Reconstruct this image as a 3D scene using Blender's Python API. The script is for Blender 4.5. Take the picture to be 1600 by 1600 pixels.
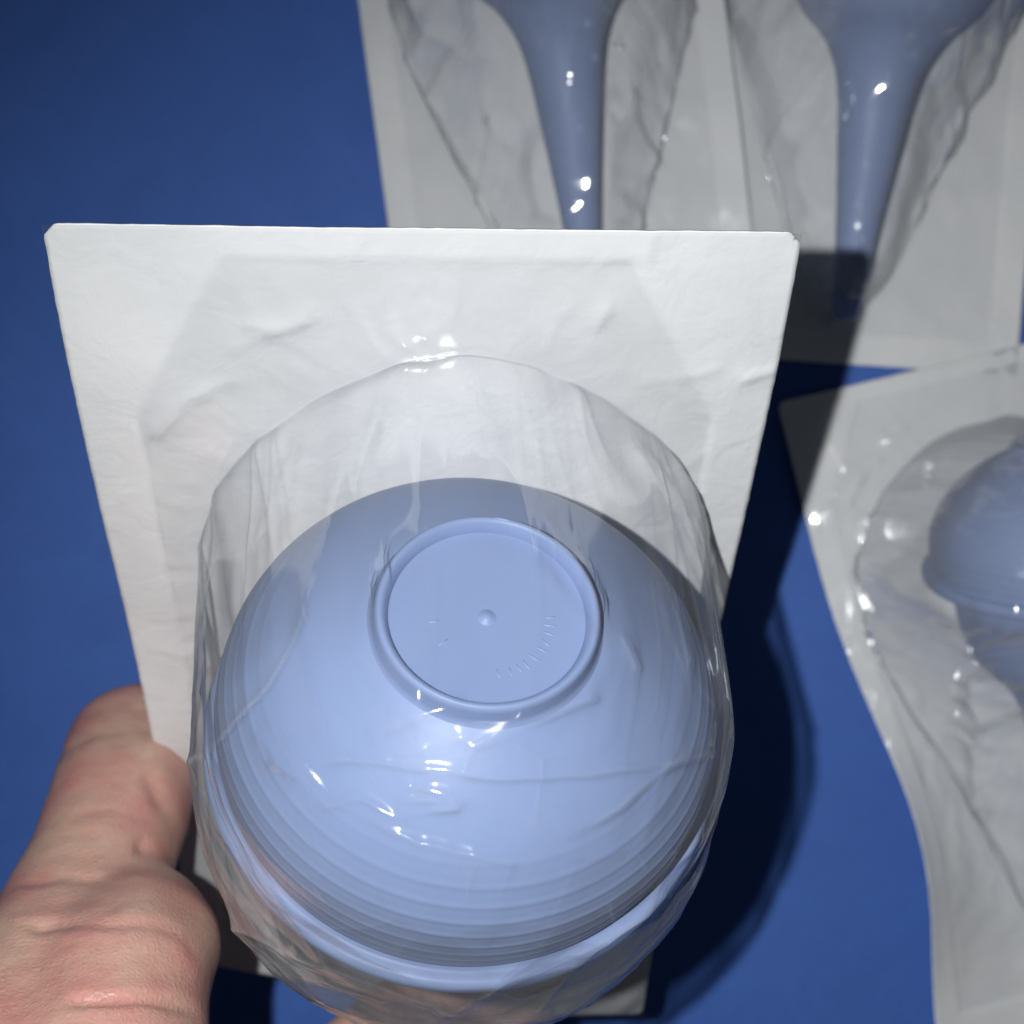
import bpy, bmesh, math
import numpy as np
from mathutils import Matrix, Vector

for o in list(bpy.data.objects):
    bpy.data.objects.remove(o)
scene = bpy.context.scene
COL = scene.collection

# ------------------------------------------------------------------ camera
HC = 0.347                      # height of the phone above the table, metres
FPX = 2040.0                    # focal length in pixels of the 1600 px photograph
cam_d = bpy.data.cameras.new('camera')
cam_d.sensor_width = 36.0
cam_d.lens = 36.0 * FPX / 1600.0
cam_d.clip_start = 0.01
cam_d.clip_end = 20.0
cam_d.dof.use_dof = True
cam_d.dof.focus_distance = 0.152
cam_d.dof.aperture_fstop = 30.0
cam = bpy.data.objects.new('camera', cam_d)
cam.location = (0, 0, HC)
COL.objects.link(cam)
scene.camera = cam

# ------------------------------------------------------------------ dim room
world = bpy.data.worlds.new('World')
scene.world = world
world.use_nodes = True
bg = world.node_tree.nodes['Background']
bg.inputs[0].default_value = (0.80, 0.88, 1.0, 1)
bg.inputs[1].default_value = 0.035

# ------------------------------------------------------------------ phone flash beside the lens
fl = bpy.data.lights.new('phone_flash', 'SPOT')
fl.energy = 1.0
fl.color = (0.975, 0.985, 1.0)
fl.shadow_soft_size = 0.0014
fl.spot_size = math.radians(118)
fl.spot_blend = 1.0
fl.use_nodes = True
nt = fl.node_tree
em = nt.nodes['Emission']
fo = nt.nodes.new('ShaderNodeLightFalloff')
FLASH = 10.9
fo.inputs['Strength'].default_value = FLASH * 1.03
nt.links.new(fo.outputs['Linear'], em.inputs['Strength'])
flash = bpy.data.objects.new('phone_flash', fl)
flash.location = (-0.0187, 0.0045, HC)
flash.rotation_euler = (Vector((0.060, -0.085, 0)) - flash.location).to_track_quat('-Z', 'Y').to_euler()
COL.objects.link(flash)

vs = scene.view_settings
scene.display_settings.display_device = 'sRGB'
vs.view_transform = 'Standard'
vs.look = 'None'
vs.exposure = 0.0
vs.gamma = 1.0
vs.use_curve_mapping = False
scene.cycles.transparent_max_bounces = 32
scene.cycles.max_bounces = 4
scene.cycles.use_adaptive_sampling = True
scene.cycles.adaptive_threshold = 0.02
scene.cycles.caustics_reflective = False
scene.cycles.caustics_refractive = False

# ------------------------------------------------------------------ helpers
def P(px, py, d):
    """point at depth d below the phone, on the line of sight of a photograph pixel"""
    return np.array([(px - 800) / FPX * d, -(py - 800) / FPX * d, HC - d])

def mesh_obj(name, verts, faces, mat, parent=None, smooth=True):
    me = bpy.data.meshes.new(name)
    me.from_pydata(np.asarray(verts, float).tolist(), [], [tuple(f) for f in (faces.tolist() if hasattr(faces, 'tolist') else faces)])
    me.update()
    if smooth:
        me.polygons.foreach_set('use_smooth', [True] * len(me.polygons))
    if mat:
        me.materials.append(mat)
    o = bpy.data.objects.new(name, me)
    COL.objects.link(o)
    if parent is not None:
        o.parent = parent
    return o

def empty(name, loc=(0, 0, 0)):
    o = bpy.data.objects.new(name, None)
    o.empty_display_size = 0.01
    o.location = loc
    COL.objects.link(o)
    return o

def tag(o, label, cat, group=None):
    o['label'] = label
    o['category'] = cat
    if group:
        o['group'] = group

_perm = np.random.default_rng(7).random((256, 256))
def vnoise(x, y, seed=0):
    """smooth value noise in 0..1, vectorised"""
    x = np.asarray(x, float) + seed * 17.31
    y = np.asarray(y, float) + seed * 9.77
    xi = np.floor(x).astype(int); yi = np.floor(y).astype(int)
    fx = x - xi; fy = y - yi
    fx = fx * fx * (3 - 2 * fx); fy = fy * fy * (3 - 2 * fy)
    g = lambda a, b: _perm[a % 256, b % 256]
    return ((g(xi, yi) * (1 - fx) + g(xi + 1, yi) * fx) * (1 - fy)
            + (g(xi, yi + 1) * (1 - fx) + g(xi + 1, yi + 1) * fx) * fy)
def fbm(x, y, seed=0, oct=4):
    s = 0; a = 0.5; t = 0
    for k in range(oct):
        s = s + a * vnoise(x * 2 ** k, y * 2 ** k, seed + k * 3); t += a; a *= 0.5
    return s / t
def ridge(x, y, seed=0):
    return 1 - np.abs(2 * vnoise(x, y, seed) - 1)
def sstep(a, b, x):
    t = np.clip((x - a) / (b - a), 0, 1)
    return t * t * (3 - 2 * t)
def seg_dist(px, py, pts):
    """distance from points to a polyline"""
    best = np.full(np.shape(px), 1e9)
    for (x0, y0), (x1, y1) in zip(pts[:-1], pts[1:]):
        dx, dy = x1 - x0, y1 - y0
        t = np.clip(((px - x0) * dx + (py - y0) * dy) / (dx * dx + dy * dy + 1e-18), 0, 1)
        best = np.minimum(best, np.hypot(px - x0 - t * dx, py - y0 - t * dy))
    return best

# ------------------------------------------------------------------ materials
def new_mat(name):
    m = bpy.data.materials.new(name)
    m.use_nodes = True
    n = m.node_tree.nodes
    return m, n, m.node_tree.links, n['Principled BSDF'], n['Material Output']

def noise(n, l, scale, detail=4, coord='Object', rough=0.5, dist=0.0):
    tc = n.new('ShaderNodeTexCoord')
    t = n.new('ShaderNodeTexNoise')
    t.inputs['Scale'].default_value = scale
    t.inputs['Detail'].default_value = detail
    t.inputs['Roughness'].default_value = rough
    t.inputs['Distortion'].default_value = dist
    l.new(tc.outputs[coord], t.inputs['Vector'])
    return t
def ramp(n, l, src, p0, c0, p1, c1):
    r = n.new('ShaderNodeValToRGB')
    r.color_ramp.elements[0].position = p0; r.color_ramp.elements[0].color = c0
    r.color_ramp.elements[1].position = p1; r.color_ramp.elements[1].color = c1
    l.new(src, r.inputs['Fac'])
    return r
def bump(n, l, src, strength, dist, prev=None):
    b = n.new('ShaderNodeBump')
    b.inputs['Strength'].default_value = strength
    b.inputs['Distance'].default_value = dist
    l.new(src, b.inputs['Height'])
    if prev is not None:
        l.new(prev.outputs['Normal'], b.inputs['Normal'])
    return b

# blue table vinyl, faintly smudged
m_table, n, l, p, out = new_mat('blue_vinyl')
t1 = noise(n, l, 9, 5, rough=0.6, dist=0.6)
r1 = ramp(n, l, t1.outputs['Fac'], 0.25, (0.041, 0.108, 0.365, 1), 0.75, (0.050, 0.126, 0.41, 1))
l.new(r1.outputs['Color'], p.inputs['Base Color'])
t2 = noise(n, l, 1300, 3)
b = bump(n, l, t2.outputs['Fac'], 0.6, 0.0004)
t3 = noise(n, l, 38, 6, rough=0.7, dist=1.5)
r3 = ramp(n, l, t3.outputs['Fac'], 0.30, (0.80, 0.82, 0.84, 1), 0.62, (1, 1, 1, 1))
mm = n.new('ShaderNodeMixRGB'); mm.blend_type = 'MULTIPLY'; mm.inputs[0].default_value = 0.55
t4 = noise(n, l, 1500, 2)
r4 = ramp(n, l, t4.outputs['Fac'], 0.35, (0.84, 0.85, 0.86, 1), 0.65, (1, 1, 1, 1))
mg = n.new('ShaderNodeMixRGB'); mg.blend_type = 'MULTIPLY'; mg.inputs[0].default_value = 0.8
l.new(r1.outputs['Color'], mm.inputs[1]); l.new(r3.outputs['Color'], mm.inputs[2]); l.new(mm.outputs[0], mg.inputs[1])
l.new(r4.outputs['Color'], mg.inputs[2]); l.new(mg.outputs[0], p.inputs['Base Color'])
l.new(b.outputs['Normal'], p.inputs['Normal'])
p.inputs['Roughness'].default_value = 0.62
p.inputs['Specular IOR Level'].default_value = 0.25

# white medical paper
m_paper, n, l, p, out = new_mat('white_sterile_paper')
t1 = noise(n, l, 60, 5)
r1 = ramp(n, l, t1.outputs['Fac'], 0.3, (0.77, 0.775, 0.775, 1), 0.7, (0.84, 0.84, 0.835, 1))
l.new(r1.outputs['Color'], p.inputs['Base Color'])
t2 = noise(n, l, 900, 4)
b = bump(n, l, t2.outputs['Fac'], 0.25, 0.00025)
t3 = noise(n, l, 140, 3, dist=1.0)
b2 = bump(n, l, t3.outputs['Fac'], 0.35, 0.0008, b)
l.new(b2.outputs['Normal'], p.inputs['Normal'])
p.inputs['Roughness'].default_value = 0.8
p.inputs['Specular IOR Level'].default_value = 0.2

# crinkled clear film
def film_material(name, haze, edge, tone, gloss):
    m, n, l, p, out = new_mat(name)
    n.remove(p)
    tr = n.new('ShaderNodeBsdfTransparent'); tr.inputs[0].default_value = (0.965, 0.97, 0.97, 1)
    df = n.new('ShaderNodeBsdfDiffuse'); df.inputs[0].default_value = (tone, tone * 1.02, tone * 1.05, 1)
    gl = n.new('ShaderNodeBsdfGlossy'); gl.inputs['Roughness'].default_value = gloss
    gl.inputs[0].default_value = (1, 1, 1, 1)
    lw = n.new('ShaderNodeLayerWeight'); lw.inputs['Blend'].default_value = 0.5
    pw = n.new('ShaderNodeMath'); pw.operation = 'POWER'; pw.inputs[1].default_value = 2.2
    l.new(lw.outputs['Facing'], pw.inputs[0])
    mt = n.new('ShaderNodeMixRGB'); mt.inputs[1].default_value = (0.97, 0.975, 0.975, 1); mt.inputs[2].default_value = (0.66, 0.67, 0.69, 1)
    pt = n.new('ShaderNodeMath'); pt.operation = 'POWER'; pt.inputs[1].default_value = 2.1
    l.new(lw.outputs['Facing'], pt.inputs[0]); l.new(pt.outputs[0], mt.inputs[0]); l.new(mt.outputs[0], tr.inputs[0])
    ml = n.new('ShaderNodeMath'); ml.operation = 'MULTIPLY_ADD'
    ml.inputs[1].default_value = edge; ml.inputs[2].default_value = haze
    l.new(pw.outputs[0], ml.inputs[0])
    at = n.new('ShaderNodeAttribute'); at.attribute_name = 'crease'
    mc = n.new('ShaderNodeMath'); mc.operation = 'MULTIPLY_ADD'; mc.inputs[1].default_value = 0.32; mc.use_clamp = True
    l.new(at.outputs['Fac'], mc.inputs[0]); l.new(ml.outputs[0], mc.inputs[2])
    mx = n.new('ShaderNodeMixShader')
    l.new(mc.outputs[0], mx.inputs[0]); l.new(tr.outputs[0], mx.inputs[1]); l.new(df.outputs[0], mx.inputs[2])
    p5 = n.new('ShaderNodeMath'); p5.operation = 'POWER'; p5.inputs[1].default_value = 5.0
    l.new(lw.outputs['Facing'], p5.inputs[0])
    fr = n.new('ShaderNodeMath'); fr.operation = 'MULTIPLY_ADD'
    fr.inputs[1].default_value = 0.35; fr.inputs[2].default_value = 0.12
    l.new(p5.outputs[0], fr.inputs[0])
    mx2 = n.new('ShaderNodeMixShader')
    l.new(fr.outputs[0], mx2.inputs[0]); l.new(mx.outputs[0], mx2.inputs[1]); l.new(gl.outputs[0], mx2.inputs[2])
    l.new(mx2.outputs[0], out.inputs['Surface'])
    return m
m_film = film_material('clear_film', 0.02, 0.48, 0.50, 0.12)
m_film_b = film_material('hazy_clear_film', 0.09, 0.75, 0.60, 0.12)

# soft blue moulded rubber
m_rubber, n, l, p, out = new_mat('pale_blue_rubber')
t1 = noise(n, l, 90, 3)
r1 = ramp(n, l, t1.outputs['Fac'], 0.3, (0.238, 0.318, 0.535, 1), 0.7, (0.252, 0.333, 0.555, 1))
l.new(r1.outputs['Color'], p.inputs['Base Color'])
p.inputs['Roughness'].default_value = 0.46
p.inputs['Specular IOR Level'].default_value = 0.4
t2 = noise(n, l, 700, 3)
b = bump(n, l, t2.outputs['Fac'], 0.12, 0.0002)
l.new(b.outputs['Normal'], p.inputs['Normal'])

# skin
m_skin, n, l, p, out = new_mat('skin')
t1 = noise(n, l, 75, 4, rough=0.55)
r1 = ramp(n, l, t1.outputs['Fac'], 0.34, (0.55, 0.36, 0.278, 1), 0.66, (0.52, 0.235, 0.205, 1))
t5 = noise(n, l, 520, 3)
mixc = n.new('ShaderNodeMixRGB'); mixc.blend_type = 'MULTIPLY'; mixc.inputs[0].default_value = 0.2
r5 = ramp(n, l, t5.outputs['Fac'], 0.3, (0.75, 0.70, 0.68, 1), 0.65, (1, 1, 1, 1))
l.new(r1.outputs['Color'], mixc.inputs[1]); l.new(r5.outputs['Color'], mixc.inputs[2])
l.new(mixc.outputs[0], p.inputs['Base Color'])
p.inputs['Subsurface Weight'].default_value = 0.25
p.inputs['Subsurface Radius'].default_value = (1.0, 0.35, 0.2)
p.inputs['Subsurface Scale'].default_value = 0.0025
p.inputs['Roughness'].default_value = 0.42
p.inputs['Specular IOR Level'].default_value = 0.45
tc = n.new('ShaderNodeTexCoord')
vo = n.new('ShaderNodeTexVoronoi'); vo.feature = 'DISTANCE_TO_EDGE'; vo.inputs['Scale'].default_value = 1200
t6 = noise(n, l, 300, 2); 
mv = n.new('ShaderNodeMixRGB'); mv.inputs[0].default_value = 0.002
l.new(tc.outputs['Object'], mv.inputs[1]); l.new(t6.outputs['Color'], mv.inputs[2])
l.new(mv.outputs[0], vo.inputs['Vector'])
b = bump(n, l, vo.outputs['Distance'], 0.45, 0.0003)
t7 = noise(n, l, 240, 4)
b2 = bump(n, l, t7.outputs['Fac'], 0.20, 0.0008, b)
l.new(b2.outputs['Normal'], p.inputs['Normal'])

m_nail, n, l, p, out = new_mat('fingernail')
p.inputs['Base Color'].default_value = (0.55, 0.30, 0.25, 1)
p.inputs['Roughness'].default_value = 0.3

# ------------------------------------------------------------------ the table
S = 0.9
table = mesh_obj('table', [(-S, -S, 0), (S, -S, 0), (S, S, 0), (-S, S, 0),
                           (-S, -S, -0.03), (S, -S, -0.03), (S, S, -0.03), (-S, S, -0.03)],
                 [(0, 1, 2, 3), (7, 6, 5, 4), (0, 4, 5, 1), (1, 5, 6, 2), (2, 6, 7, 3), (3, 7, 4, 0)],
                 m_table, smooth=False)
table['kind'] = 'structure'

# ------------------------------------------------------------------ bulb syringe (local: +z out of the bulb's base, rim at z = 0)
R0 = 0.033
def lathe(profile, seg=144, wob=None):
    V, F = [], []
    k = len(profile)
    for j in range(seg):
        t = 2 * math.pi * j / seg
        w = 1 + (wob(t) if wob else 0)
        for (r, z) in profile:
            V.append((r * w * math.cos(t), r * w * math.sin(t), z))
    for j in range(seg):
        a = j * k; b_ = ((j + 1) % seg) * k
        for i in range(k - 1):
            if profile[i][0] < 1e-7 and profile[i + 1][0] < 1e-7:
                continue
            F.append((a + i, b_ + i, b_ + i + 1, a + i + 1))
    return V, F

def spline(pts, per=8):
    """Catmull-Rom through (r, z) points"""
    out = []
    p_ = [pts[0]] + list(pts) + [pts[-1]]
    for i in range(1, len(p_) - 2):
        a, b_, c, d = (np.array(q) for q in p_[i - 1:i + 3])
        for k in range(per):
            t = k / per
            out.append(tuple(0.5 * (2 * b_ + (c - a) * t + (2 * a - 5 * b_ + 4 * c - d) * t * t + (3 * b_ - a - 3 * c + d) * t ** 3)))
    out.append(tuple(pts[-1]))
    return out

DOME = [(0.0307, 0.0012), (0.0311, 0.0045), (0.0310, 0.009), (0.0298, 0.0135), (0.0272, 0.018), (0.0236, 0.022),
        (0.0190, 0.0254), (0.0150, 0.0277), (0.0133, 0.0285)]
def dome_profile():
    base = spline(DOME, 34)
    out = []
    for r, z in base:                       # fine raised rings from the rim to half way up
        s = 0.0
        if 0.0025 < z < 0.0215:
            ph = (z - 0.0025) / 0.0021
            fr_ = ph - math.floor(ph)
            s = 0.00008 * math.exp(-((fr_ - 0.5) / 0.17) ** 2) * min(1, (0.0225 - z) / 0.004)
        out.append((r + s, z))
    return out
RIM = [(0.0300, 0.0012), (0.0306, 0.0018), (0.0312, 0.0014), (0.0324, 0.0013), (0.03295, 0.0008), (0.0331, 0.0),
       (0.03295, -0.0010), (0.0322, -0.0016), (0.030, -0.0018), (0.0262, -0.0020)]
NOZ = [(0.0262, -0.0015), (0.0258, -0.006), (0.0250, -0.012), (0.0232, -0.018), (0.0200, -0.0235), (0.0145, -0.0290),
       (0.0107, -0.036), (0.0089, -0.044), (0.0078, -0.053), (0.0066, -0.063), (0.0053, -0.075), (0.0043, -0.087), (0.0036, -0.096)]
NOZ_TIP = [(0.0036, -0.096), (0.0031, -0.0972), (0.0018, -0.0975), (0.0014, -0.0965), (0.0013, -0.092), (0.0, -0.0915)]
RING = [(0.0139, 0.0278), (0.0130, 0.0288), (0.0127, 0.0300), (0.0125, 0.0309), (0.0121, 0.0313), (0.0116, 0.0311),
        (0.0112, 0.0304), (0.0110, 0.0296)]
DISC = [(0.0113, 0.0298), (0.0108, 0.0296), (0.008, 0.0294), (0.004, 0.02925), (0.0015, 0.0292), (0.0, 0.0292)]
wob = lambda t: 0.006 * math.cos(2 * t - 0.9) + 0.004 * math.cos(3 * t + 1.0)
_first = []
def build_syringe(M):
    root = empty('bulb_syringe')
    root.matrix_world = M
    if _first:                                  # later ones: copies of every part and sub-part sharing the mesh data
        for ch in _first[0].children:
            c = ch.copy(); COL.objects.link(c); c.parent = root
            for g in ch.children:
                d = g.copy(); COL.objects.link(d); d.parent = c
        return root
    _first.append(root)
    V, F = lathe(dome_profile(), 192); bulb = mesh_obj('bulb', V, F, m_rubber, root)
    V, F = lathe(spline(RIM, 4), 192); mesh_obj('rim', V, F, m_rubber, root)
    V, F = lathe(spline(NOZ, 6) , 96); noz = mesh_obj('nozzle', V, F, m_rubber, root)
    V, F = lathe(spline(NOZ_TIP, 3), 48); mesh_obj('nozzle_tip', V, F, m_rubber, noz)
    V, F = lathe(spline(RING, 5), 144, wob); mesh_obj('foot_ring', V, F, m_rubber, bulb)
    V, F = lathe(spline(DISC, 4), 144, wob); mesh_obj('base_disc', V, F, m_rubber, bulb)
    V, F = lathe(spline([(0.0014, 0.02905), (0.0009, 0.02927), (0.0005, 0.02948), (0.0003, 0.02956), (0.0, 0.0296)], 3), 24)
    mesh_obj('moulding_nub', V, F, m_rubber, bulb)
    # worn raised strokes moulded in two arcs on the disc
    V, F = [], []
    rs = np.random.default_rng(3)
    for a0, a1, cnt, rad in ((-78, 2, 10, 0.0072), (190, 215, 2, 0.0060)):
        for k in range(cnt):
            t = math.radians(a0 + (a1 - a0) * k / (cnt - 1) + rs.uniform(-2, 2))
            ln = rs.uniform(0.0007, 0.0013); hw = 0.00011; tl = rs.uniform(-0.35, 0.35)
            c = np.array([rad * math.cos(t), rad * math.sin(t)])
            d = np.array([math.cos(t + tl), math.sin(t + tl)]); e = np.array([-d[1], d[0]])
            i0 = len(V)
            for zz, s in ((0.0291, 1.0), (0.02944, 0.3)):
                for sx, sy in ((-1, -1), (1, -1), (1, 1), (-1, 1)):
                    q = c + d * ln * sx * (0.5 + 0.5 * s) + e * hw * sy * (0.4 + 0.9 * s)
                    V.append((q[0], q[1], zz))
            F += [(i0 + 4, i0 + 5, i0 + 6, i0 + 7)] + [(i0 + q, i0 + (q + 1) % 4, i0 + 4 + (q + 1) % 4, i0 + 4 + q) for q in range(4)]
    mesh_obj('moulded_strokes', V, F, m_rubber, bulb)
    return root

# pose of the syringe inside a pack: pack axes are u (across), v (along, bulb end +), n (out of the card)
C_LOC = np.array([0.0, -0.0098, 0.0347])
A_LOC = np.array([0.0, 0.957, 0.265]); A_LOC /= np.linalg.norm(A_LOC)
def basis(axis, ref=(1, 0, 0)):
    z = np.array(axis, float); z /= np.linalg.norm(z)
    x = np.array(ref, float); x -= z * x.dot(z); x /= np.linalg.norm(x)
    y = np.cross(z, x)
    return x, y, z
def mat4(x, y, z, o):
    return Matrix(((x[0], y[0], z[0], o[0]), (x[1], y[1], z[1], o[1]), (x[2], y[2], z[2], o[2]), (0, 0, 0, 1)))

# ------------------------------------------------------------------ peel pack: paper card + clear film stretched over the syringe
W, V0, V1 = 0.094, -0.130, 0.0456
HW = W / 2
NU, NV = 150, 272
gu = np.linspace(-HW, HW, NU); gv = np.linspace(V0, V1, NV)
U, VV = np.meshgrid(gu, gv)          # rows along v
DU = gu[1] - gu[0]; DV = gv[1] - gv[0]

POCKET_U = 0.0
POCKET_H = None
def pocket_mask(U, V):
    # half width of the pocket as a function of v
    vs_ = np.array([-0.120, -0.117, -0.106, -0.085, -0.06, -0.04, -0.02, -0.006, 0.006, 0.015, 0.022, 0.0262, 0.0278])
    return np.abs(U - POCKET_U) < np.interp(V, vs_, POCKET_H, left=0, right=0)

def obstacle(C, A, loose):
    H = np.full(U.shape, -1.0)
    x, y, z = basis(A)
    prof = [(R0 + 0.0004, 0.0), (R0 + 0.0004, -0.0015)] + [(r + 0.0006, h) for r, h in spline(DOME, 20)] \
        + [(r + 0.0005, h) for r, h in spline(NOZ, 20)] + [(0.0134, 0.0300), (0.0128, 0.0318), (0.0115, 0.0316)] \
        + [(r_, 0.0304) for r_ in np.linspace(0, 0.0113, 40)] \
        + [(r_, -0.001) for r_ in np.linspace(0.026, R0, 20)] + [(0.0128 + 0.0132 * k / 12, 0.0318 - 0.0113 * k / 12) for k in range(13)] + list(loose)
    t = np.linspace(0, 2 * np.pi, 900, endpoint=False)
    for r, h in prof:
        p_ = C[:, None] + r * (x[:, None] * np.cos(t) + y[:, None] * np.sin(t)) + h * z[:, None]
        for a, b_ in ((0, 0), (1, 0), (0, 1), (1, 1)):
            iu = np.floor((p_[0] + HW) / DU).astype(int) + a; iv = np.floor((p_[1] - V0) / DV).astype(int) + b_
            ok = (iu >= 0) & (iu < NU) & (iv >= 0) & (iv < NV)
            np.maximum.at(H, (iv[ok], iu[ok]), p_[2][ok])
    return H

def solve_film(C, A, loose):
    M = pocket_mask(U, VV)
    O = obstacle(C, A, loose)
    H = np.where(M, np.maximum(O, 0.0), 0.0)
    for it in range(1400):
        L = 0.25 * (np.roll(H, 1, 0) + np.roll(H, -1, 0) + np.roll(H, 1, 1) + np.roll(H, -1, 1))
        H = np.where(M, np.maximum(L, O), 0.0)
    return H

# polar film mesh: rings that follow the pocket's outline, then run out to the card's edge
def ray_to_mask(th):
    lo, hi = 0.0, 0.2
    for _ in range(30):
        mid = (lo + hi) / 2
        if pocket_mask(np.array([PC[0] + mid * math.sin(th)]), np.array([PC[1] + mid * math.cos(th)]))[0]: lo = mid
        else: hi = mid
    return lo
def ray_to_rect(th):
    s_, c_ = math.sin(th), math.cos(th)
    return min(((HW - PC[0] * (1 if s_ > 0 else -1)) / abs(s_)) if abs(s_) > 1e-9 else 9, ((V1 - PC[1]) / c_ if c_ > 0 else (PC[1] - V0) / -c_) if abs(c_) > 1e-9 else 9)
def set_polar(nth, nin, nout):
    global NTH, TH, RB, RE, T_IN, FU, FV, TT, PC
    PC = np.array([POCKET_U, -0.022])
    NTH = nth
    _cor = [math.atan2(su * HW - PC[0], v_ - PC[1]) for su in (-1, 1) for v_ in (V0, V1)]
    TH = np.sort(np.concatenate([np.linspace(-math.pi, math.pi, NTH - 4, endpoint=False), _cor]))
    RB = np.array([ray_to_mask(t) for t in TH])
    for _ in range(nth // 7):
        RB = (np.roll(RB, 1) + 2 * RB + np.roll(RB, -1)) / 4
    RE = np.array([ray_to_rect(t) for t in TH])
    T_IN = 1 - (1 - np.linspace(0.004, 1, nin)) ** 1.25
    T_OUT = np.linspace(0, 1, nout)[1:]
    RAD = np.vstack([T_IN[:, None] * RB[None], RB[None] + T_OUT[:, None] * (RE - RB)[None]])
    FU = PC[0] + RAD * np.sin(TH)[None]; FV = PC[1] + RAD * np.cos(TH)[None]
    TT = np.concatenate([T_IN, 1 + T_OUT])[:, None] * np.ones_like(TH)[None]
def bilin(H, u, v):
    x = np.clip((u + HW) / DU, 0, NU - 1.001); y = np.clip((v - V0) / DV, 0, NV - 1.001)
    i = x.astype(int); j = y.astype(int); fx = x - i; fy = y - j
    return (H[j, i] * (1 - fx) + H[j, i + 1] * fx) * (1 - fy) + (H[j + 1, i] * (1 - fx) + H[j + 1, i + 1] * fx) * fy
def polar_height(C, A, loose=()):
    H = solve_film(C, A, loose)
    h = bilin(H, FU, FV)
    n_in = len(T_IN)
    # straight wall over the last few rings, then even out the stair steps round the outline
    k0 = int(np.searchsorted(T_IN, 0.955))
    w = np.clip((1 - T_IN) / (1 - T_IN[k0]), 0, 1)[:, None]
    hw = h[k0][None] * w
    h[:n_in] = np.where(np.arange(n_in)[:, None] > k0, hw, h[:n_in])
    h[n_in:] = 0
    b_ = sstep(0.5, 0.8, TT)
    for _ in range(NTH // 70):
        hs = (np.roll(h, 1, 1) + 2 * h + np.roll(h, -1, 1)) / 4
        h = h * (1 - b_) + hs * b_
    for _ in range(3):
        hs = h.copy(); hs[1:-1] = (h[:-2] + 2 * h[1:-1] + h[2:]) / 4
        h = np.where(TT > 0.5, np.where(TT > 1.0, 0, hs), h)
    return h

_pd = sorted([(h, r) for r, h in spline(DOME, 12)] + [(-0.0017, 0.0331), (0.0011, 0.0331), (0.0286, 0.0137), (0.0313, 0.0126), (0.0314, 0.0)])
_pn = sorted([(h, r) for r, h in spline(NOZ, 12)] + [(-0.0977, 0.0)])
_pr = np.array([q for q in _pn if q[0] < -0.0018] + [q for q in _pd])
def push_out(B, C, A, gap=0.0006):
    """keep the film outside the syringe it covers"""
    A = np.array(A) / np.linalg.norm(A)
    q = B - C
    z = q @ A
    rv = q - z[..., None] * A
    r = np.linalg.norm(rv, axis=-1)
    rp = np.interp(z, _pr[:, 0], _pr[:, 1], left=0, right=0) + gap
    dr = np.where((z > -0.098) & (z < 0.0314), rp - r, 0)
    zt = np.interp(-r, np.array([-0.0331, -0.0311, -0.0298, -0.0272, -0.0236, -0.0190, -0.0150, -0.0135, -0.0127, 0.0]),
                   np.array([0.0013, 0.006, 0.0135, 0.018, 0.022, 0.0254, 0.0277, 0.0290, 0.0314, 0.0314]))
    dz = np.where(z > 0, zt + gap - z, 1.0)
    use_z = dz < dr
    dr = np.clip(dr, 0, None); dz = np.clip(dz, 0, None)
    return B + np.where(use_z, 0, dr)[..., None] * rv / (r[..., None] + 1e-9) + np.where(use_z & (dr > 0), dz, 0)[..., None] * A

def octagon(U, V):
    """signed measure, > 0 inside the unsealed middle of the card"""
    a = 0.0400 - np.abs(U)
    b_ = 0.0418 - V
    c = (0.0418 + 0.0272 - V - np.abs(U) * 1.75 + 0.0185) / 2.0
    d = V + 0.122
    return np.minimum(np.minimum(a, b_), np.minimum(c, d))

def grid_faces(nu, nv, keep=None):
    F = []
    for j in range(nv - 1):
        for i in range(nu - 1):
            a = j * nu + i
            if keep is None or keep[j, i]:
                F.append((a, a + 1, a + nu + 1, a + nu))
    return F

CARD_CREASES = [
    [(-0.0254, 0.0283), (-0.0203, 0.0313), (-0.0177, 0.0316), (-0.0149, 0.0341)], [(-0.023, 0.0318), (-0.0191, 0.0316), (-0.016, 0.0329)],
    [(0.003, 0.0329), (0.006, 0.0349), (0.0072, 0.0351)], [(0.0155, 0.0288), (0.0166, 0.0329), (0.0186, 0.0351)], [(0.0218, 0.0324), (0.0230, 0.0347)],
    [(0.0180, 0.0268), (0.0247, 0.0299), (0.0297, 0.0324)], [(0.0293, 0.0235), (0.0345, 0.0241), (0.0387, 0.0257)], [(0.0430, 0.0242), (0.0464, 0.0255)],
    [(0.0224, 0.0438), (0.0226, 0.0455)], [(0.0277, 0.0424), (0.0279, 0.0451)], [(-0.0372, 0.0148), (-0.0326, 0.0204), (-0.0262, 0.0235)],
    [(0.0380, 0.0183), (0.0407, 0.0114), (0.0412, 0.0047)]]
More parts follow.
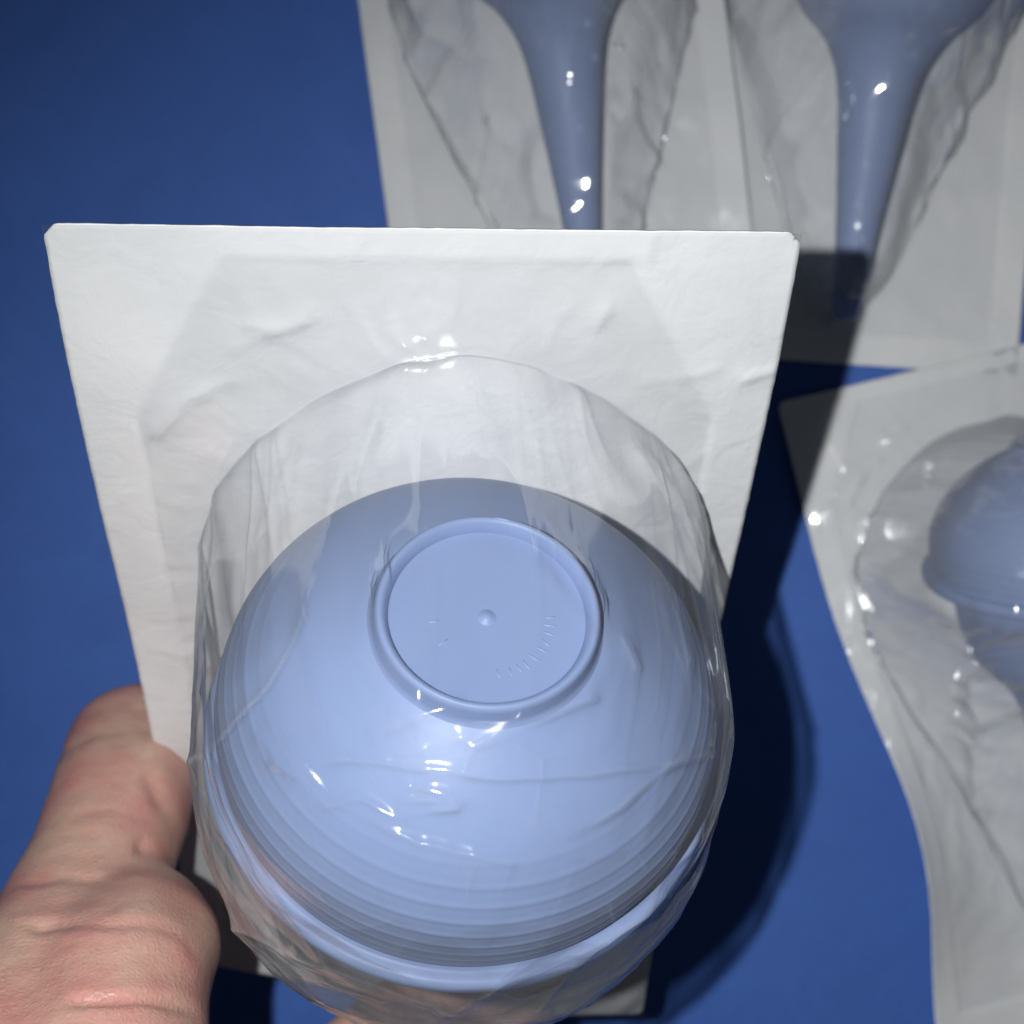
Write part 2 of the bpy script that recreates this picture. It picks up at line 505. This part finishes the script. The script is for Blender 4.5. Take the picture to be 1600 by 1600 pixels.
def card_relief(U, V, seed, amp=1.0):
    o = octagon(U, V)
    ins = sstep(0.0, 0.0012, o)
    th = np.arctan2(U, V + 0.0098)
    rr = np.hypot(U, V + 0.0098)
    rad = ridge(th * 9 + 3 * fbm(U * 60, V * 60, seed), rr * 70, seed + 1)
    w = 0.00018 * (rad - 0.5) * sstep(0.034, 0.040, rr) * ins
    w = w + 0.00035 * (fbm(U * 110, V * 110, seed + 5, 3) - 0.5) * ins
    w = w + 0.0010 * (fbm(U * 30, V * 30, seed + 9, 2) - 0.5)
    for k, pts in enumerate(CARD_CREASES):
        pts = [(a + 0.004 * math.sin(seed * 1.7 + k) * (seed != 1), b_ + 0.003 * math.cos(seed * 2.3 + k) * (seed != 1)) for a, b_ in pts]
        ds = seg_dist(U, V, pts)
        w = w + (0.5 + 0.5 * math.sin(k * 2.1)) * (0.00028 * np.exp(-(ds / 0.0006) ** 1.5) + 0.00016 * np.exp(-(ds / 0.0022) ** 2)) * (0.5 + vnoise(U * 200, V * 200, k))
    return amp * w - 0.00045 * ins

def build_pack(M, seed, film_mat, film_h, bow=None, curl=None, creases=(), amp=1.0, card_amp=1.0, crumple=0.0005, pose=None, pleat=(5, 13), micro=0.00004, big=0.0, bead_h=0.0007):
    root = empty('peel_pack')
    root.matrix_world = M
    def deform(u, v, nn, keep=1.0):
        if bow is not None:
            nn = nn + (bow(v) - 0.011 * sstep(-0.05, -0.125, v) * np.clip(0.4 - u / HW, 0, 1.4)) * keep
            u = u + bow_u(v) * keep
        if curl is not None:
            u, v, nn = curl(u, v, nn)
        return np.stack([u, v, nn], -1)
    rel = card_relief(U, VV, seed, card_amp)
    # --- card, chamfered corners, real thickness
    cu, cv = U.copy(), VV.copy()
    ch = 0.0015
    for su in (-1, 1):
        for top in (True, False):
            dv = (V1 - cv) if top else (cv - V0)
            du = HW - su * cu
            ex = np.clip(ch - (du + dv), 0, None) / 2
            cu = cu - su * ex
            cv = cv - ex if top else cv + ex
    edge_n = 0.00014 * (fbm(cv * 700, cu * 700, seed + 20, 2) - 0.5)
    cu = np.where(np.abs(U) > HW - 1e-6, cu + edge_n, cu)
    cv = np.where((VV > V1 - 1e-6) | (VV < V0 + 1e-6), cv + edge_n, cv)
    topv = deform(cu, cv, rel).reshape(-1, 3)
    botv = deform(cu, cv, rel - 0.00030).reshape(-1, 3)
    nT = len(topv)
    F = grid_faces(NU, NV)
    F2 = [(d + nT, c + nT, b_ + nT, a + nT) for a, b_, c, d in F]
    side = []
    ring = [i for i in range(NU)] + [j * NU + NU - 1 for j in range(1, NV)] + [(NV - 1) * NU + i for i in range(NU - 2, -1, -1)] + [j * NU for j in range(NV - 2, 0, -1)]
    for a, b_ in zip(ring, ring[1:] + ring[:1]):
        side.append((b_, a, a + nT, b_ + nT))
    mesh_obj('backing_card', np.vstack([topv, botv]), F + F2 + side, m_paper, root)
    # --- film
    ins = sstep(0.0, 0.0015, octagon(FU, FV))
    frel = card_relief(FU, FV, seed, card_amp)
    lift = 0.00018 + 0.0006 * ins * (0.3 + fbm(FU * 90, FV * 90, seed + 2, 3))
    H = film_h + frel * (1 - sstep(0.002, 0.01, film_h)) + lift
    B = np.stack([FU, FV, H], -1)
    d_th = (np.roll(B, -1, 1) - np.roll(B, 1, 1))
    d_t = np.gradient(B, axis=0)
    nn = np.cross(d_th, d_t)
    nn /= np.linalg.norm(nn, axis=-1, keepdims=True) + 1e-12
    nn *= np.sign(nn[..., 2:3] + 1e-9)
    th = TH[None] * np.ones_like(FU)
    inpk = sstep(0.0, 0.004, film_h)
    steep = sstep(0.1, 0.6, 1 - nn[..., 2])
    swirl = 2.2 * fbm(FU * 45, FV * 45, seed + 3)
    d = 0.0009 * amp * (ridge(th * pleat[0] + swirl, H * 26 + 3, seed + 4) ** 2 - 0.3) * inpk * (0.15 + 0.85 * steep)
    d += 0.00035 * amp * (ridge(th * pleat[1] + swirl, H * 20, seed + 14) ** 2 - 0.3) * inpk * steep
    d += 0.0009 * amp * (fbm(FU * 70, FV * 70, seed + 6, 3) - 0.5) * inpk
    d += big * ridge(FU * 62 + 1.0 * swirl, FV * 16 + 0.6 * swirl, seed + 80) ** 2 * (0.25 + 0.75 * inpk)
    d += micro * (fbm(FU * 330 + 2 * swirl, FV * 330, seed + 70, 2) - 0.5)
    # crumpled facets: flat cells that meet in sharp folds
    rs = np.random.default_rng(seed)
    sites = np.stack([rs.uniform(-HW, HW, 260), rs.uniform(V0, V1, 260)], -1)
    wu = FU + 0.006 * (fbm(FU * 60, FV * 60, seed + 40, 2) - 0.5); wv = 1.5 * (FV + 0.006 * (fbm(FU * 60, FV * 60, seed + 44, 2) - 0.5))
    f1 = np.full(FU.shape, 9.0); f2 = np.full(FU.shape, 9.0)
    for sx, sy in sites:
        q = np.hypot(wu - sx, wv - 1.5 * sy)
        f2 = np.minimum(f2, np.maximum(f1, q)); f1 = np.minimum(f1, q)
    d += crumple * (f1 / 0.006) * inpk * (1 - 0.6 * steep)
    crease = 0.20 * np.exp(-((f2 - f1) / 0.00025) ** 2) * inpk * sstep(0.35, 0.75, vnoise(FU * 120, FV * 120, seed + 50))
    d = np.where(d < 0, d * 0.25, d)
    # a crisp bead where the pocket leaves the card
    bead = np.exp(-(((TT - 1.0) * RB[None]) / 0.00045) ** 2)
    d += bead_h * bead * (0.4 + vnoise(th * 12, th * 0, seed + 60))
    crease = crease + 0.42 * ins * (TT > 1.0)
    crease = crease + 0.35 * bead * vnoise(th * 9, th * 0, seed + 61)
    B = push_out(B, *pose)
    B = B + nn * d[..., None]
    B = push_out(B, *pose)
    keep = 1 - sstep(0.0, 0.02, film_h)
    if creases:
        Mw = np.array(M)
        Wp = deform(B[..., 0], B[..., 1], B[..., 2], keep) @ Mw[:3, :3].T + Mw[:3, 3]
        wn = nn @ Mw[:3, :3].T
        view = np.array([0, 0, HC]) - Wp; dep_ = view[..., 2]
        fac = sstep(-0.02, 0.12, (wn * view).sum(-1) / np.linalg.norm(view, axis=-1))
        fx = 800 + FPX * Wp[..., 0] / dep_; fy = 800 - FPX * Wp[..., 1] / dep_
        jx = fx + 16 * (fbm(fx / 90, fy / 90, 5, 2) - .5); jy = fy + 16 * (fbm(fx / 90, fy / 90, 15, 2) - .5)
        for pts, width, height, white in creases:
            ds = seg_dist(jx, jy, pts)
            brk = sstep(0.25, 0.6, fbm(fx / 70, fy / 70, int(width * 3 + pts[0][0]) % 50, 2))
            g = np.exp(-(ds / (1.1 * width)) ** 1.3) * fac * inpk * 0.85 * (0.45 + 0.55 * brk)
            B = B + nn * (height * g)[..., None]
            crease = crease + 0.9 * white * brk * np.exp(-(ds / 3.0) ** 2) * fac * inpk
    rows = B.shape[0]
    verts = deform(B[..., 0], B[..., 1], B[..., 2], keep).reshape(-1, 3)
    cen = verts[:NTH].mean(0)
    F = [(r * NTH + j, r * NTH + (j + 1) % NTH, (r + 1) * NTH + (j + 1) % NTH, (r + 1) * NTH + j) for r in range(rows - 1) for j in range(NTH)]
    F += [(len(verts), (j + 1) % NTH, j) for j in range(NTH)]
    F = [tuple(reversed(f)) for f in F]
    fo_ = mesh_obj('clear_film', np.vstack([verts, cen[None]]), F, film_mat, root)
    ca = fo_.data.attributes.new('crease', 'FLOAT', 'POINT')
    ca.data.foreach_set('value', np.append(np.clip(crease, 0, 1).ravel(), 0).astype(np.float32))
    return root

# ---- the pack held up to the camera
vx = np.array([0.040, 0.766, 0.643]); vx /= np.linalg.norm(vx)
ux = np.array([vx[2], 0.009, -vx[0]]); ux -= vx * ux.dot(vx); ux /= np.linalg.norm(ux)
nx = np.cross(ux, vx)
O_F = np.array([-0.0121, 0.0004, HC - 0.1912])
M_front = mat4(ux, vx, nx, O_F)
bow_v = np.array([-0.130, -0.100, -0.075, -0.049, -0.017, 0.0225, 0.0456])
bow_n = np.array([0.0085, 0.0040, 0.0002, -0.0012, -0.0006, 0.0014, 0.0002])
bow_c = np.polyfit(bow_v, bow_n, 5)
bow_u = lambda v: -0.0030 * sstep(-0.06, -0.125, v)
FRONT_CREASES = [   # (polyline, width, height, whitening)
    ([(480, 940), (462, 1010), (425, 1070), (345, 1155), (298, 1195)], 12, 0.0006, 0.6),
    ([(430, 1192), (540, 1186), (660, 1196), (780, 1212), (900, 1208), (1000, 1200), (1105, 1178)], 8, 0.0008, 0.25),
    ([(402, 1148), (430, 1185), (455, 1212)], 7, 0.0009, 0.5),
    ([(440, 1150), (475, 1200), (530, 1262), (660, 1322), (800, 1342)], 9, 0.0006, 0.22),
    ([(725, 1192), (735, 1165), (800, 1138), (920, 1095)], 8, 0.0007, 0.3),
    ([(300, 1192), (345, 1290), (420, 1390), (500, 1490)], 12, 0.0006, 0.45),
    ([(1142, 1135), (1100, 1085), (1072, 1050), (1050, 950), (1020, 880)], 12, 0.0007, 0.45),
    ([(968, 1000), (978, 1020), (986, 1042)], 7, 0.0006, 0.4),
    ([(880, 1300), (960, 1262), (1050, 1190), (1105, 1150)], 9, 0.0008, 0.35),
    ([(690, 1585), (800, 1530), (900, 1480), (1000, 1420), (1085, 1310)], 13, 0.0009, 0.4),
    ([(840, 1580), (930, 1470), (1030, 1400)], 9, 0.0010, 0.35),
    ([(345, 1440), (420, 1470), (560, 1525), (720, 1580)], 14, 0.0008, 0.4),
    ([(352, 1450), (400, 1530), (470, 1590)], 12, 0.0007, 0.4),
    ([(1075, 850), (1110, 1000), (1138, 1110)], 9, 0.0009, 0.4),
    ([(640, 1225), (635, 1250), (720, 1246), (650, 1226)], 9, 0.0009, 0.3),
    ([(505, 1262), (570, 1250), (620, 1280), (710, 1258)], 9, 0.0009, 0.2),
    ([(590, 1150), (655, 1118), (700, 1100)], 14, 0.0009, 0.1),
    ([(610, 1180), (660, 1165), (720, 1150)], 10, 0.0006, 0.1),
    ([(980, 690), (1050, 800), (1085, 900)], 9, 0.0010, 0.3),
    ([(345, 860), (330, 960), (312, 1080)], 9, 0.0010, 0.3),
    ([(590, 640), (575, 700), (560, 770)], 8, 0.0006, 0.2),
    ([(690, 640), (700, 700), (700, 745)], 8, 0.0005, 0.2),
    ([(460, 700), (430, 780), (400, 850)], 9, 0.0007, 0.2),
]
aw = np.array([0.12, 0.563, 0.818]); aw /= np.linalg.norm(aw)
cw = np.array([-0.0063, -0.0282, HC - 0.1697])
toloc = lambda q: np.array([q.dot(ux), q.dot(vx), q.dot(nx)])
POCKET_U = 0.0042
POCKET_H = np.array([0.0, 0.008, 0.013, 0.020, 0.030, 0.0365, 0.0385, 0.0375, 0.0335, 0.0265, 0.0175, 0.009, 0.0])
set_polar(900, 230, 50)
front_pack = build_pack(M_front, 1, m_film, 
    polar_height(toloc(cw - O_F), toloc(aw), [(0.0340, -0.004), (0.0343, -0.009), (0.0340, -0.015), (0.0330, -0.021), (0.0305, -0.028), (0.0265, -0.036), (0.022, -0.044)]),
    bow=lambda v: np.polyval(bow_c, v), creases=FRONT_CREASES, pose=(toloc(cw - O_F), toloc(aw)))
tag(front_pack, 'clear film and white paper peel pack held up close to the camera in a hand', 'sterile pack', 'sterile peel packs')
x_, y_, z_ = basis(aw)
front_syringe = build_syringe(mat4(x_, y_, z_, cw))
tag(front_syringe, 'large pale blue rubber bulb syringe in the held pack, round base facing the camera', 'bulb syringe', 'blue bulb syringes')

# ---- three packs lying on the table
POCKET_U = 0.0
POCKET_H = np.array([0.0, 0.008, 0.013, 0.019, 0.029, 0.036, 0.0385, 0.0380, 0.0335, 0.0265, 0.0175, 0.009, 0.0])
set_polar(420, 130, 40)
def table_pack(ox, oy, oz, rot, seed, lab_p, lab_s, curl=None, du=0.0, pitch=0.0, dv=0.0, dr=0.0):
    c, s = math.cos(rot), math.sin(rot)
    v_ = np.array([-s * math.cos(pitch), c * math.cos(pitch), math.sin(pitch)])
    u_ = np.array([c, s, 0.0])
    n_ = np.cross(u_, v_)
    o = np.array([ox, oy, oz])
    al = np.array([-math.sin(dr) * A_LOC[1], math.cos(dr) * A_LOC[1], A_LOC[2]])
    cl = C_LOC + np.array([du, dv, 0])
    pk = build_pack(mat4(u_, v_, n_, o), seed, m_film_b, polar_height(cl, al), curl=curl, amp=1.3, card_amp=1.5, crumple=0.0007, pose=(cl, al), pleat=(3, 7), micro=0.0, big=0.0032, bead_h=0.0003)
    tag(pk, lab_p, 'sterile pack', 'sterile peel packs')
    aw = u_ * al[0] + v_ * al[1] + n_ * al[2]
    cw = o + u_ * cl[0] + v_ * cl[1] + n_ * cl[2]
    a, b_, cc = basis(aw, u_)
    sy = build_syringe(mat4(a, b_, cc, cw))
    tag(sy, lab_s, 'bulb syringe', 'blue bulb syringes')

def curl3(u, v, nn):
    g = np.exp(-((v + 0.072) / 0.042) ** 2)
    e = np.clip(-u / HW, 0, 1) ** 2
    return u + 0.0065 * g * e, v, nn + 0.013 * g * e
def curl_soft(u, v, nn):
    g = np.exp(-((v + 0.05) / 0.06) ** 2)
    e = (u / HW) ** 2
    return u, v, nn + 0.004 * g * e

table_pack(0.0040, 0.1600, 0.0068, math.radians(7.5), 31,
           'leftmost peel pack on the blue table, cut off by the held pack',
           'blue bulb syringe with its tapering nozzle pointing down, leftmost of the table packs', curl_soft, du=0.002, pitch=math.radians(2))
table_pack(0.0955, 0.1690, 0.0012, math.radians(-4.0), 52,
           'peel pack at the top right, partly in the held pack\'s shadow at its lower corner',
           'blue bulb syringe in the top right pack, nozzle reaching into the dark shadow', curl_soft, du=-0.0012, dv=-0.016)
table_pack(0.1265, -0.0046, 0.0026, math.radians(13.5), 77,
           'tilted peel pack at the right edge with an inward curving left side',
           'blue bulb syringe cut off by the right edge, seen from the side with its rim', curl3, du=0.003, dr=math.radians(-7))

# ------------------------------------------------------------------ the hand
def capsule_chain(bm_parts, pts):
    """overlapping balls along a tapered chain"""
    for (a, ra), (b_, rb) in zip(pts[:-1], pts[1:]):
        L = np.linalg.norm(b_ - a)
        k = max(2, int(L / (0.22 * min(ra, rb))))
        for i in range(k + 1):
            t = i / k
            bm_parts.append((a + (b_ - a) * t, ra + (rb - ra) * t))

chains = {
    'thumb': [(-20, 1760, .165, .0165), (60, 1600, .180, .0150), (115, 1480, .193, .0128), (156, 1355, .2080, .0119), (186, 1272, .2205, .0123), (213, 1170, .2384, .0121), (290, 1150, .2470, .0108), (360, 1180, .2500, .0090)],
    'thumb_pad': [(140, 1700, .168, .0150), (185, 1560, .1785, .0129), (212, 1500, .1875, .0122), (214, 1455, .1980, .0108)],
    'palm':  [(-20, 1760, .165, .0165), (-120, 2000, .175, .0235), (-130, 2350, .205, .0270), (-60, 2600, .235, .0230)],
    'wrist': [(-130, 2350, .205, .0270), (-420, 2800, .205, .0280), (-800, 3400, .205, .0320)],
    'index': [(-130, 2150, .195, .0200), (180, 2060, .225, .0150), (450, 1850, .240, .0130), (565, 1690, .2480, .0122), (640, 1622, .2520, .0120), (790, 1606, .2520, .0102)],
    'middle': [(-110, 2350, .225, .0180), (120, 2180, .275, .0135), (300, 1950, .300, .0115), (460, 1800, .3040, .0098)],
    'ring':  [(-60, 2500, .240, .0170), (230, 2230, .295, .0125), (420, 1930, .308, .0108), (580, 1780, .310, .0092)],
    'little': [(0, 2650, .250, .0150), (330, 2400, .305, .0108), (520, 2130, .315, .0092), (640, 1990, .318, .0080)],
}
balls = []
for ch_ in chains.values():
    capsule_chain(balls, [(P(a, b_, c), r) for a, b_, c, r in ch_])
ico = bmesh.new()
bmesh.ops.create_icosphere(ico, subdivisions=3, radius=1.0)
iv = np.array([v.co[:] for v in ico.verts]); ifc = np.array([[v.index for v in f.verts] for f in ico.faces])
ico.free()
Vs, Fs = [], []
for k, (c, r) in enumerate(balls):
    Vs.append(iv * r + c); Fs.append(ifc + k * len(iv))
tmp = mesh_obj('hand_tmp', np.vstack(Vs), np.vstack(Fs), None)
rm = tmp.modifiers.new('remesh', 'REMESH'); rm.mode = 'VOXEL'; rm.voxel_size = 0.0009
sm = tmp.modifiers.new('smooth', 'SMOOTH'); sm.factor = 0.5; sm.iterations = 40
dg = bpy.context.evaluated_depsgraph_get()
me = bpy.data.meshes.new_from_object(tmp.evaluated_get(dg))
bpy.data.objects.remove(tmp)
me.name = 'hand'
nvt = len(me.vertices)
co = np.empty(nvt * 3); me.vertices.foreach_get('co', co); co = co.reshape(-1, 3)
no = np.empty(nvt * 3); me.vertices.foreach_get('normal', no); no = no.reshape(-1, 3)
dep = HC - co[:, 2]
hx = 800 + FPX * co[:, 0] / dep; hy = 800 - FPX * co[:, 1] / dep
front = sstep(0.0, 0.3, no[:, 2])
skin_creases = [
    ([(335, 1400), (300, 1372), (262, 1348), (225, 1325)], 11, 0.0010),
    ([(350, 1580), (322, 1505), (290, 1464), (240, 1446), (150, 1446), (60, 1452)], 8, 0.00045),
    ([(360, 1600), (300, 1572), (220, 1560), (120, 1563)], 8, 0.0008),
    ([(300, 1330), (265, 1270), (235, 1215)], 12, 0.0005),
    ([(120, 1275), (170, 1262), (220, 1276)], 6, 0.00014),
    ([(50, 1380), (110, 1370), (180, 1385)], 8, 0.0003),
    ([(95, 1185), (140, 1150), (190, 1140)], 7, 0.0002),
    ([(40, 1450), (110, 1445), (180, 1420)], 7, 0.00025),
]
disp = np.zeros(nvt)
for pts, w_, a_ in skin_creases:
    ds = seg_dist(hx + 6 * (vnoise(hx / 40, hy / 40, 3) - .5), hy + 6 * (vnoise(hx / 40, hy / 40, 8) - .5), pts)
    disp -= a_ * np.exp(-(ds / w_) ** 2) * front
    disp += 0.18 * a_ * np.exp(-((ds - 2.2 * w_) / (1.2 * w_)) ** 2) * front
disp += 0.0016 * (fbm(hx / 120, hy / 120, 4, 2) - 0.5)
disp += 0.00018 * (ridge(hx / 40 + hy / 90, hy / 16, 6) - 0.5) * front
co = co + no * disp[:, None]
me.vertices.foreach_set('co', co.ravel())
me.polygons.foreach_set('use_smooth', [True] * len(me.polygons))
me.materials.clear(); me.materials.append(m_skin)
me.update()
hand = bpy.data.objects.new('hand', me)
COL.objects.link(hand)
tag(hand, 'bare hand at the lower left pinching the edge of the held pack', 'hand')
